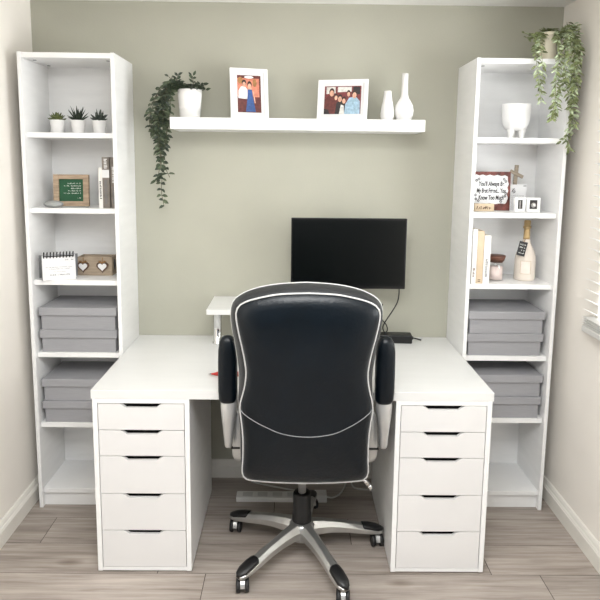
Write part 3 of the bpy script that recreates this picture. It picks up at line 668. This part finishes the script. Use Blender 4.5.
for x0, x1, yaw, kind in ((-5.4, -0.15, 12, 0), (0.15, 6.0, -6, 1)):
    w = x1 - x0; hf = w / 2
    f = MB(); b = 1.45 if kind == 0 else 1.3
    f.box(-hf, -hf + b, 0, 1, 0, 6.4).box(hf - b, hf, 0, 1, 0, 6.4).box(-hf + b, hf - b, 0, 1, 0, 1.3).box(-hf + b, hf - b, 0, 1, 5.3, 6.4)
    fo = f.build('frame', 'frame_w', t, loc=((x0 + x1) / 2, 0, 0), bevel=0.12, rot=(0, 0, R_(yaw)))
    p = MB(); p.box(-hf + b, hf - b, 0.35, 0.8, 1.3, 5.3, 0)
    if kind == 0: p.prism([(-.35, 1.5), (.4, 1.5), (.35, 5.0), (-.3, 5.0)], 0.3, 0.34, 1)
    else:
        p.flat(ell(0.1, 3.0, 1.1, 1.1), 0.33, 1); p.flat(ell(0.3, 3.1, 0.6, 0.6), 0.31, 2)
    p.build('print', ['p_black', 'p_grey', 'p_pale'], fo)
MB().tube([(0, 0.6, 0.8), (0, 0.6, 5.6)], 0.18, 8).build('hinge', 'silver', t)

# third shelf: books, candle, bottle
G = 'books standing at the left of the third shelf'
book('book', 'thin cream book nearest the left panel of the right bookcase', 78.3, 80.3, -25.5, -9, 105.5, 24.2, 'book_w', G, None, [(3, 7, 3)], 3)
book('book', 'tan-spined book between the cream and the white one', 80.5, 83.3, -25.2, -9, 105.5, 23.3, 'book_t', G, None, [(0.8, 2.2, 3)], 5)
book('book', 'bright white book right beside the candle jar', 83.55, 86.4, -25.0, -9, 105.5, 21.4, 'book_w', G, None, [(3, 11, 2)], 7)
t = thing('candle_jar', 'pink candle in a glass jar with a brown wooden lid', 'candle', (92.0, -16.5, 105.5))
MB().lathe([(3.2, 0), (3.4, 0.25), (3.4, 7.2), (3.1, 8.9), (2.9, 8.9), (3.15, 7.1), (3.15, 0.5), (0.1, 0.5)], 0, 0, 36).build('jar', 'pane', t)
MB().lathe([(0.1, 0.55), (3.0, 0.55), (3.0, 6.3), (0.1, 6.4)], 0, 0, 32).build('wax', 'wax', t)
MB().lathe([(2.8, 8.3), (3.1, 8.95), (3.5, 9.0), (4.1, 11.1), (4.0, 11.5), (0.1, 11.5)], 0, 0, 36).build('lid', 'lid_wood', t)
t = thing('wine_bottle', 'cream champagne-style bottle with gold neck and black tag', 'bottle', (105.9, -14.8, 105.5))
MB().lathe([(4.2, 0), (4.6, 0.3), (4.65, 1), (4.65, 9.0), (4.4, 11.2), (3.6, 13.6), (2.35, 16.2), (1.6, 18.2), (1.35, 19.6), (0.1, 19.7)], 0, 0, 40).build('glass_body', 'bottle', t)
MB().lathe([(1.5, 18.8), (1.45, 19.4), (1.35, 22.6), (1.3, 23.6), (1.75, 23.8), (1.75, 24.6), (1.4, 24.8), (1.45, 27.0), (1.2, 27.4), (0.1, 27.4)], 0, 0, 28).build('neck_foil', 'gold', t)
lb = MB(); n = 10; a0, a1 = R_(226), R_(280)
ring = [[(4.68 * math.cos(a0 + (a1 - a0) * i / n), 4.68 * math.sin(a0 + (a1 - a0) * i / n), z) for i in range(n + 1)] for z in (3.4, 9.2)]
for i in range(n): lb.add([ring[0][i], ring[0][i + 1], ring[1][i + 1], ring[1][i]], [(0, 1, 2, 3)])
lbo = lb.build('label', 'bottle_lab', t)
bd = MB()
for z in (3.4, 9.2): bd.tube([(4.7 * math.cos(a0 + (a1 - a0) * i / n), 4.7 * math.sin(a0 + (a1 - a0) * i / n), z) for i in range(n + 1)], 0.07, 5)
for a in (a0, a1): bd.tube([(4.7 * math.cos(a), 4.7 * math.sin(a), 3.4), (4.7 * math.cos(a), 4.7 * math.sin(a), 9.2)], 0.07, 5)
bd.build('label_border', 'gold', lbo)
tg = MB(); tg.box(-1.75, 1.75, -0.06, 0.06, -6.6, 0); tgo = tg.build('tag', 'chalk_tag', t, loc=(-2.6, -3.9, 18.0), rot=(R_(-20), R_(10), R_(-25)))
wr = MB(); rr = random.Random(6)
for z in (-1.7, -3.0, -4.3, -5.6): scribble(wr, -1.2, 1.2, z, 0.7, -0.1, rr, 0, 0.5)
wr.build('tag_writing', 'chalk', tgo)
MB().tube([(-2.4, -3.7, 17.6), (-1.3, -2.2, 19.0), (0.2, -1.65, 19.6), (1.5, 0.2, 19.6), (0, 1.6, 19.6), (-1.5, 0.2, 19.4), (-1.9, -2.2, 18.8), (-2.5, -3.7, 17.7)], 0.1, 5).build('string', 'twine', t)

# ------------------------------------------------------------------ on the desk
t = thing('monitor_riser', 'white monitor riser shelf on chrome legs behind the office chair', 'monitor stand', (0, -16, 73.4))
MB().box(-38.1, 38.1, -13.5, 13.5, 17.9, 20.2).build('riser_board', 'desk', t, bevel=0.12)
for x in (-35.4, 35.4):
    for y in (3.5,):
        lg = MB(); lg.lathe([(2.4, 0), (2.4, 0.5), (1.9, 0.8), (1.9, 17.3), (2.3, 17.4), (2.3, 17.9)], x, y, 28); lg.build('leg', 'chrome', t)
t = thing('monitor', 'thin black flat-screen monitor standing in front of the sage wall', 'monitor', (24.7, -18.0, 93.6), (0, 0, R_(1.0)))
MB().box(-26.1, 25.8, -1.0, 1.2, 7.6, 39.7).box(-15, 15, 1.2, 3.6, 12, 32).build('casing', 'bezel', t, bevel=0.25)
MB().box(-25.3, 25.0, -1.06, -0.9, 9.2, 38.6).build('screen', 'screen', t)
MB().box(-3, 3, 1.5, 4.0, 1.0, 20).build('stand_neck', 'bezel', t, bevel=0.3)
MB().lathe([(9.5, 0), (10, 0.2), (10, 0.9), (9.5, 1.2)], 0, 1, 36).build('stand_base', 'bezel', t)
cb = MB(); cb.tube([tuple(p) for p in path([(20.5, 2.6, 13), (23.6, 3.0, 9), (23.8, 3.2, 2.6), (22.4, 4.0, -2.0), (18.3, 5.2, -9.4), (17.4, 5.5, -12.5), (18.8, 6, -15.5)], 6)], 0.28, 6)
cb.build('power_lead', 'black', t)
t = thing('power_adapter', 'black power adapter brick on the desk right of the chair', 'power adapter', (49.0, -8.0, 73.4), (0, 0, R_(-3)))
MB().box(-7.6, 7.4, -3.2, 3.2, 0, 4.0).build('brick', 'black', t, bevel=0.5)
cb = MB(); cb.tube([(7.2, 0, 2), (8.2, 0, 2)], 0.8, 10); cb.tube([tuple(p) for p in path([(8, 0, 2), (9.5, -0.2, 1.8), (12, -0.4, 1.2)], 4)], 0.4, 6)
cb.tube([tuple(p) for p in path([(-5, 1, 3.9), (-4.0, 1, 5.4), (-4.6, 1.2, 7.8), (-6.6, 1, 10.4), (-7.4, 1.2, 14.0), (-6.6, 1.5, 18)], 5)], 0.26, 6)
cb.build('cable', 'black', t)
t = thing('marker_pen', 'red marker pen with a pointed tip beside the left armrest', 'pen', (-33.6, -56.4, 73.4), (0, 0, R_(-2)))
MB().tube([(5.2, 0, 1.0), (17, 0, 1.0)], 1.0, 16).build('barrel', 'red', t)
MB().tube([(5.2, 0, 1.0), (4.2, 0, 1.0), (2.2, 0, 0.85), (1.2, 0, 0.8)], [1.0, 0.95, 0.45, 0.3], 16).build('cone', 'red', t)
MB().tube([(1.2, 0, 0.8), (0, 0, 0.75)], [0.28, 0.08], 10).build('nib', 'ink', t)

# ------------------------------------------------------------------ under the desk
t = thing('power_strip', 'long white power strip lying on the floor behind the chair base', 'power strip', (-4.7, -21.0, 0))
MB().box(-21.3, 15.5, -2.6, 3.4, 0, 2.3).build('strip_body', 'plastic_w', t, bevel=0.35)
for x in (-16, -9, -2, 5): MB().box(x - 2.3, x + 2.3, -1.4, 2.2, 2.3, 2.36).build('socket', 'socket_g', t)
MB().box(15.5, 21.2, -2.75, 2.7, 0, 3.6).build('plug', 'plastic_w', t, bevel=0.3)
cb = MB(); cb.tube([tuple(p) for p in path([(21, 0, 1.6), (24, 1.0, 0.5), (27.6, 4, 0.45), (30, 9, 0.45), (31.5, 14, 0.5)], 6)], 0.4, 8); cb.build('cord', 'cable_w', t)
tag(MB().tube([tuple(p) for p in path([(29.5, -4.5, 0.42), (30.2, -10.0, 0.42), (33, -12.2, 0.42), (41, -12.4, 0.42), (50, -11.2, 0.42)], 6)], 0.4, 8).build('white_cable', 'cable_w'), 'white cord running along the floor behind the right drawer unit', 'cord')
tag(MB().tube([tuple(p) for p in path([(-20, -5.6, 0.42), (-16.6, -7.4, 0.42), (-7, -11, 0.42), (3.1, -14, 0.42), (10, -15.5, 0.42)], 6)], 0.4, 8).build('white_cable', 'cable_w'), 'white cord running diagonally over the floor behind the power strip', 'cord')

# ------------------------------------------------------------------ office chair
CX, CY = 4.3, -60.0
ch = thing('office_chair', 'black leather high-back office chair with white piping, seen from behind', 'office chair', (CX, CY, 0))
LEAN = 0.16
def plane_y(z): return -84 - (z - 45) * LEAN - CY
inner = [(0, 115.7), (8.8, 115.3), (14.4, 114.3), (19.2, 113.0), (22.2, 111.4), (23.4, 109.2), (23.4, 106.2), (22.6, 101), (21.6, 95.9), (20.8, 91), (20.5, 87.2), (20.9, 83), (21.8, 79), (22.5, 76.4), (22.8, 73.8), (22.6, 71), (22.2, 67), (21.9, 61.2), (22.1, 53.2), (22.4, 48.4), (21.3, 45.6), (18, 44.8), (10, 44.1), (0, 43.8)]
outer = [(0, 118.0), (9, 117.4), (16, 116.1), (21, 114.2), (24.4, 111.6), (25.6, 108), (25.4, 102), (24.5, 97), (23.8, 91), (23.3, 86), (23.3, 81), (23.5, 77), (23.7, 73), (23.6, 69), (23.4, 65), (23.2, 60), (23.2, 53), (22.9, 48), (21.8, 45.2), (18.5, 44.0), (10, 43.2), (0, 42.9)]
def outline(half, n):
    P = path([(x, 0, z) for x, z in half], 6); Ls = [0]
    for a, b in zip(P[:-1], P[1:]): Ls.append(Ls[-1] + (b - a).length)
    out = []; j = 0
    for i in range(n + 1):
        s = Ls[-1] * i / n
        while j < len(P) - 2 and Ls[j + 1] < s: j += 1
        k = (s - Ls[j]) / max(1e-6, Ls[j + 1] - Ls[j]); q = P[j].lerp(P[j + 1], min(1, max(0, k))); out.append((q.x, q.z))
    full = out + [(-x, z) for x, z in out[-2:0:-1]]
    return full
NI = 64
oi, oo = outline(inner, NI), outline(outer, NI)
def ring(pts, s, depth, zc=80.0, x0=0.3):
    return [(x0 + x * s, plane_y(zc + (z - zc) * s) + depth, zc + (z - zc) * s) for x, z in pts]
def mixed(k, depth): return [(0.3 * (1 - k) + (a[0] * (1 - k) + b[0] * k), plane_y(a[1] * (1 - k) + b[1] * k) + depth, a[1] * (1 - k) + b[1] * k) for a, b in zip(oi, oo)]
rp = [ring(oi, 1.0, 0.0), ring(oi, 0.985, -0.6), ring(oi, 0.95, -1.7), ring(oi, 0.88, -2.6), ring(oi, 0.72, -3.5), ring(oi, 0.5, -4.2), ring(oi, 0.25, -4.6), ring(oi, 0.03, -4.65)]
MB().loft(rp, 0, True, False, True).build('back_panel', 'leather', ch)
bandm = [mixed(0, 0.0), mixed(0.22, 0.2), mixed(0.6, 1.8), mixed(0.9, 4.2), mixed(1.0, 6.8)]
MB().loft(bandm, 0, True, False, False).build('side_band', 'leather_edge', ch)
fc = [mixed(1.0, 6.8), ring(oo, 0.985, 8.8, x0=0), ring(oo, 0.94, 10.6, x0=0), ring(oo, 0.8, 12.2, x0=0), ring(oo, 0.55, 13, x0=0), ring(oo, 0.25, 13.2, x0=0), ring(oo, 0.03, 13.2, x0=0)]
MB().loft(fc, 0, True, False, True).build('back_cushion', 'leather', ch)
MB().tube(ring(oi, 1.002, -0.2), 0.28, 8, closed=True).build('rear_piping', 'piping', ch)
MB().tube(mixed(1.0, 6.9), 0.26, 8, closed=True).build('front_piping', 'piping', ch)
def panel_y(x, z):   # surface depth of the bulged panel, interpolated from its rings
    best = 1.0
    for i in range(len(oi)):
        a = oi[i]; b = oi[(i + 1) % len(oi)]
        px, pz = x - 0.3, z - 80.0
        d1 = (a[0], a[1] - 80.0); d2 = (b[0], b[1] - 80.0)
        den = d1[0] * d2[1] - d1[1] * d2[0]
        if abs(den) < 1e-6: continue
        u = (px * d2[1] - pz * d2[0]) / den; v = (d1[0] * pz - d1[1] * px) / den
        if u >= -1e-6 and v >= -1e-6: best = u + v; break
    tab = [(0.03, -4.65), (0.25, -4.6), (0.5, -4.2), (0.72, -3.5), (0.88, -2.6), (0.95, -1.7), (0.985, -0.6), (1.0, 0)]
    for (s0, d0), (s1, d1) in zip(tab[:-1], tab[1:]):
        if best <= s1: return plane_y(z) + d0 + (d1 - d0) * max(0, (best - s0) / (s1 - s0))
    return plane_y(z)
sx = [(-22.6, 73.4), (-17.5, 70.2), (-13, 68.0), (-8.9, 66.3), (-4.5, 65.2), (0.3, 64.8), (5, 65.1), (10, 66.2), (14.5, 68.2), (18.8, 70.7), (22.9, 73.8)]
sp = path([(x, 0, z) for x, z in sx], 6)
MB().tube([(p.x, panel_y(p.x, p.z) - 0.05, p.z) for p in sp], 0.17, 6).build('seam_piping', 'seam', ch)
# seat
def rr_ring(hx, y0, y1, z, rad=6, n=6):
    pts = []
    for cx, cy, a0 in ((hx - rad, y1 - rad, 0), (-hx + rad, y1 - rad, 90), (-hx + rad, y0 + rad, 180), (hx - rad, y0 + rad, 270)):
        for k in range(n + 1): a = R_(a0 + 90 * k / n); pts.append((cx + rad * math.cos(a), cy + rad * math.sin(a), z))
    return pts
MB().loft([rr_ring(17.5, -14, 20, 41.5), rr_ring(20, -17, 24, 42.5), rr_ring(20.6, -18, 25.5, 45), rr_ring(20.2, -17.5, 25, 48.5), rr_ring(18, -15, 22, 50.5), rr_ring(8, -8, 14, 51.2)]).build('seat', 'leather', ch)
MB().tube(rr_ring(20.7, -18.1, 25.6, 45.2), 0.4, 6, closed=True).build('seat_piping', 'piping', ch)
MB().box(-7, 7, -8, 10, 40.2, 41.8).build('tilt_mechanism', 'black', ch, bevel=0.5)
MB().box(-4, 4, -22.5, -15, 44.2, 47.5).build('back_bracket', 'black', ch, bevel=0.5)
lv_ = MB(); lv_.tube([tuple(p) for p in path([(6, -6, 39.5), (15, -8, 39.0), (21, -9, 38.5), (23.5, -9.5, 37.5)], 5)], 0.45, 8); lvo = lv_.build('height_lever', 'chrome', ch)
kn = MB(); kn.tube([(22.4, -9.4, 38.0), (25.2, -9.9, 35.2)], [0.7, 1.0], 10); kn.tube([(25.2, -9.9, 35.2), (26.2, -10, 33.6)], [1.0, 0.8], 10); kn.build('lever_knob', 'chrome', lvo)
# column and base
MB().lathe([(1.6, 26), (1.6, 40.5)], -0.2, 0, 20).build('gas_lift', 'silver', ch)
MB().lathe([(3.9, 9), (3.9, 17.5), (3.6, 18), (3.6, 26), (3.2, 26.6), (1.6, 26.6)], -0.2, 0, 28).build('lift_cover', 'black', ch)
MB().lathe([(5.2, 7.6), (5.6, 8.6), (5.2, 13.4), (4.2, 14.6), (3.9, 14.6)], 0, 0, 30).build('base_hub', 'cast', ch)
proto_leg = proto_cas = None
for ang in (9.2, 81.2, 153.2, 225.2, 297.2):
    rz = R_(ang)
    if proto_leg is None:
        rings = []
        for rr_, hw, zt, zb in ((3.5, 3.3, 14.6, 8.4), (7, 2.9, 14.2, 8.8), (12, 2.5, 13.4, 8.7), (18, 2.35, 12.2, 8.0), (24, 2.5, 10.6, 7.0), (29, 2.7, 9.2, 6.3), (32.2, 2.5, 8.1, 6.0), (33.9, 1.5, 7.4, 6.0)):
            m = (zt + zb) / 2; rings.append([(rr_, -hw, zb + 0.5), (rr_, -hw * 0.7, zb), (rr_, hw * 0.7, zb), (rr_, hw, zb + 0.5), (rr_, hw, m + 0.6), (rr_, hw * 0.45, zt), (rr_, -hw * 0.45, zt), (rr_, -hw, m + 0.6)])
        lg = MB().loft(rings, 0, False).build('leg', 'cast', ch, bevel=0.25)
        rings = []
        for rr_, hw, zt in ((25.0, 1.9, 10.55), (25.6, 2.35, 10.4), (28, 2.6, 9.95), (31.5, 2.5, 8.95), (33.4, 1.7, 8.2), (34.2, 0.6, 7.7)):
            rings.append([(rr_, -hw, zt - 1.1), (rr_, hw, zt - 1.1), (rr_, hw * 0.85, zt - 0.15), (rr_, hw * 0.35, zt + 0.25), (rr_, -hw * 0.35, zt + 0.25), (rr_, -hw * 0.85, zt - 0.15)])
        cap = MB().loft(rings, 0, True).build('end_cap', 'black', lg)
        cs = bpy.data.objects.new('caster', None)
        hd = MB(); hd.lathe([(1.0, 4.6), (1.0, 6.6)], 0, 0, 16)
        hood = [[(x, 2.75 * math.cos(a), 2.9 + 2.75 * math.sin(a)) for a in [math.pi * k / 10 for k in range(11)]] + [(x, 1.9 * math.cos(a), 2.9 + 1.9 * math.sin(a)) for a in [math.pi * (10 - k) / 10 for k in range(11)]] for x in (-0.8, 0.8)]
        hd.loft(hood, 0, False); hd.tube([(-2.1, 0, 2.6), (2.1, 0, 2.6)], 0.5, 10)
        cs = hd.build('caster', 'silver', ch)
        whs = []
        for sg in (-1, 1):
            wv = MB(); wv.X = Matrix.Rotation(math.pi / 2, 4, 'Y')
            wv.lathe([(1.2, sg * 0.95), (2.45, sg * 1.0), (2.6, sg * 1.2), (2.6, sg * 2.1), (2.3, sg * 2.4), (0.8, sg * 2.45)], 0, 0, 28)
            wh = wv.build('wheel', 'rubber', cs, loc=(0, 0, 2.6)); whs.append(wh)
        proto_leg, proto_cas = lg, cs
    else:
        lg = proto_leg.copy(); C.objects.link(lg); lg.parent = ch
        for g in list(proto_leg.children): d = g.copy(); C.objects.link(d); d.parent = lg
        cs = proto_cas.copy(); C.objects.link(cs); cs.parent = ch
        for g in list(proto_cas.children): d = g.copy(); C.objects.link(d); d.parent = cs
    lg.rotation_euler = (0, 0, rz)
    cs.location = (31.6 * math.cos(rz) * S, 31.6 * math.sin(rz) * S, 0); cs.rotation_euler = (0, 0, R_({9.2: 8, 81.2: 30, 153.2: -6, 225.2: 4, 297.2: -3}[ang]))
# flipped-up armrests
for sg in (-1, 1):
    x0, x1 = (-31.7, -24.6) if sg < 0 else (25.5, 32.8)
    xc = (x0 + x1) / 2; hw = (x1 - x0) / 2; yb = -76 - CY
    rings = []
    for z, kx, ky in ((70.2, .45, .45), (70.7, .75, .75), (72, .92, .95), (75, .99, 1), (80, 1, 1), (86, 1.0, 1), (90, .97, 1), (93.2, .84, .92), (94.8, .58, .7), (95.4, .3, .35)):
        rings.append([(xc + hw * kx * math.copysign(abs(math.cos(a)) ** 0.7, math.cos(a)) - sg * (z - 70) * 0.0, yb + 0.7 + 2.6 * ky * math.copysign(abs(math.sin(a)) ** 0.8, math.sin(a)) + (z - 70) * 0.02, z) for a in [2 * math.pi * k / 24 for k in range(24)]])
    MB().loft(rings).build('arm_pad', 'leather', ch)
    pts = []
    ar = []
    for z, a, b, d in ((53.2, 26.9, 29.0, 1.2), (54.0, 26.5, 29.4, 1.5), (58, 26.2, 29.7, 1.7), (64, 25.4, 30.3, 1.8), (69, 24.8, 30.7, 1.8), (72, 24.8, 30.9, 1.6), (80, 25.4, 30.4, 1.2), (88, 26.2, 29.8, 1.0)):
        a2, b2 = (a + 1.3, b + 1.3) if sg > 0 else (-b, -a)
        yy = yb + (0.6 if z < 69.5 else 1.5)
        q = min(1.2, (b2 - a2) * 0.25)
        ar.append([(a2 + q, yy - d, z), (b2 - q, yy - d, z), (b2, yy - d * .4, z), (b2, yy + d * .4, z), (b2 - q, yy + d, z), (a2 + q, yy + d, z), (a2, yy + d * .4, z), (a2, yy - d * .4, z)])
    ao = MB().loft(ar, 0, True).build('arm_support', 'silver', ch)
    br = []
    for z, a, b, d in ((45.6, 22.4, 24.6, 1.2), (46.2, 21.8, 26.0, 1.6), (48, 21.6, 26.9, 2.0), (52, 21.6, 27.1, 2.2), (58, 22.4, 26.8, 2.2), (62, 23.2, 26.4, 2.0), (65, 24.0, 25.9, 1.4), (66, 24.5, 25.4, 0.8)):
        a2, b2 = (a + 0.8, b + 0.8) if sg > 0 else (-b, -a)
        yy = yb + 5.0
        br.append([(a2 + .6, yy - d, z), (b2 - .6, yy - d, z), (b2, yy - d * .5, z), (b2, yy + d, z), (a2, yy + d, z), (a2, yy - d * .5, z)])
    bo = MB().loft(br, 0, True).build('arm_bracket', 'silver', ch)
    jx = (22.4, 28.0) if sg > 0 else (-27.2, -21.6)
    MB().box(jx[0], jx[1], yb + 2.6, yb + 7.3, 51.2, 52.0).build('joint_gap', 'black', bo, bevel=0.1)

# ------------------------------------------------------------------ light
def area(name, loc, rot, sx, sy, e, col=(1, 1, 1)):
    l = bpy.data.lights.new(name, 'AREA'); l.shape = 'RECTANGLE'; l.size = sx; l.size_y = sy; l.energy = e; l.color = col
    o = bpy.data.objects.new(name, l); C.objects.link(o); o.location = loc; o.rotation_euler = rot; return o
area('window_daylight', (1.75, -1.2, 1.62), (0, R_(90), 0), 1.6, 1.7, 125, (0.97, 0.985, 1.0))
area('overhead_fill', (0.0, -2.3, 2.26), (0, 0, 0), 1.2, 1.2, 52, (0.98, 0.99, 1.0))  # unseen fill light added overhead for soft light from above
pl_ = bpy.data.lights.new('upper_wall_fill', 'POINT'); pl_.energy = 16; pl_.shadow_soft_size = 0.2; pl_.color = (0.98, 0.99, 1.0)  # unseen point light added to brighten the upper walls
po_ = bpy.data.objects.new('upper_wall_fill', pl_); C.objects.link(po_); po_.location = (0.0, -2.2, 1.98)
wd = bpy.data.worlds.new('World'); scene.world = wd; wd.use_nodes = True
nt = wd.node_tree; bg = nt.nodes['Background']; bg.inputs['Strength'].default_value = 1.0
tc = nt.nodes.new('ShaderNodeTexCoord'); sx_ = nt.nodes.new('ShaderNodeSeparateXYZ'); rp_ = nt.nodes.new('ShaderNodeValToRGB')
mr = nt.nodes.new('ShaderNodeMapRange'); mr.inputs['From Min'].default_value = -1; mr.inputs['From Max'].default_value = 1
nt.links.new(tc.outputs['Generated'], sx_.inputs[0]); nt.links.new(sx_.outputs['Z'], mr.inputs['Value']); nt.links.new(mr.outputs[0], rp_.inputs['Fac'])
e = rp_.color_ramp.elements; e[0].position = 0.44; e[0].color = (0.10, 0.095, 0.09, 1); e[1].position = 0.52; e[1].color = (0.62, 0.64, 0.67, 1)
nt.links.new(rp_.outputs['Color'], bg.inputs['Color'])

# ------------------------------------------------------------------ camera
a, b, c = 0.0, 0.0, 0.0
yaw, pitch, roll = 0.01, 0.1373, 0.0113
F = Vector((math.sin(yaw) * math.cos(pitch), math.cos(yaw) * math.cos(pitch), -math.sin(pitch)))
r0 = Vector((math.cos(yaw), -math.sin(yaw), 0)); u0 = r0.cross(F)
rv = math.cos(roll) * r0 + math.sin(roll) * u0; uv = -math.sin(roll) * r0 + math.cos(roll) * u0
cam = bpy.data.cameras.new('camera'); co = bpy.data.objects.new('camera', cam); C.objects.link(co)
co.matrix_world = Matrix(((rv.x, uv.x, -F.x, -0.006955), (rv.y, uv.y, -F.y, -2.855538), (rv.z, uv.z, -F.z, 1.574178), (0, 0, 0, 1)))
cam.sensor_width = 36; cam.sensor_fit = 'HORIZONTAL'; cam.lens = 600.4516 / 600 * 36
cam.shift_x = 1.4303 / 600; cam.shift_y = -53.9646 / 600; cam.clip_start = 0.02
scene.camera = co
vs = scene.view_settings; vs.view_transform = 'Standard'; vs.look = 'None'; vs.gamma = 1; vs.use_curve_mapping = False; vs.exposure = 0.03
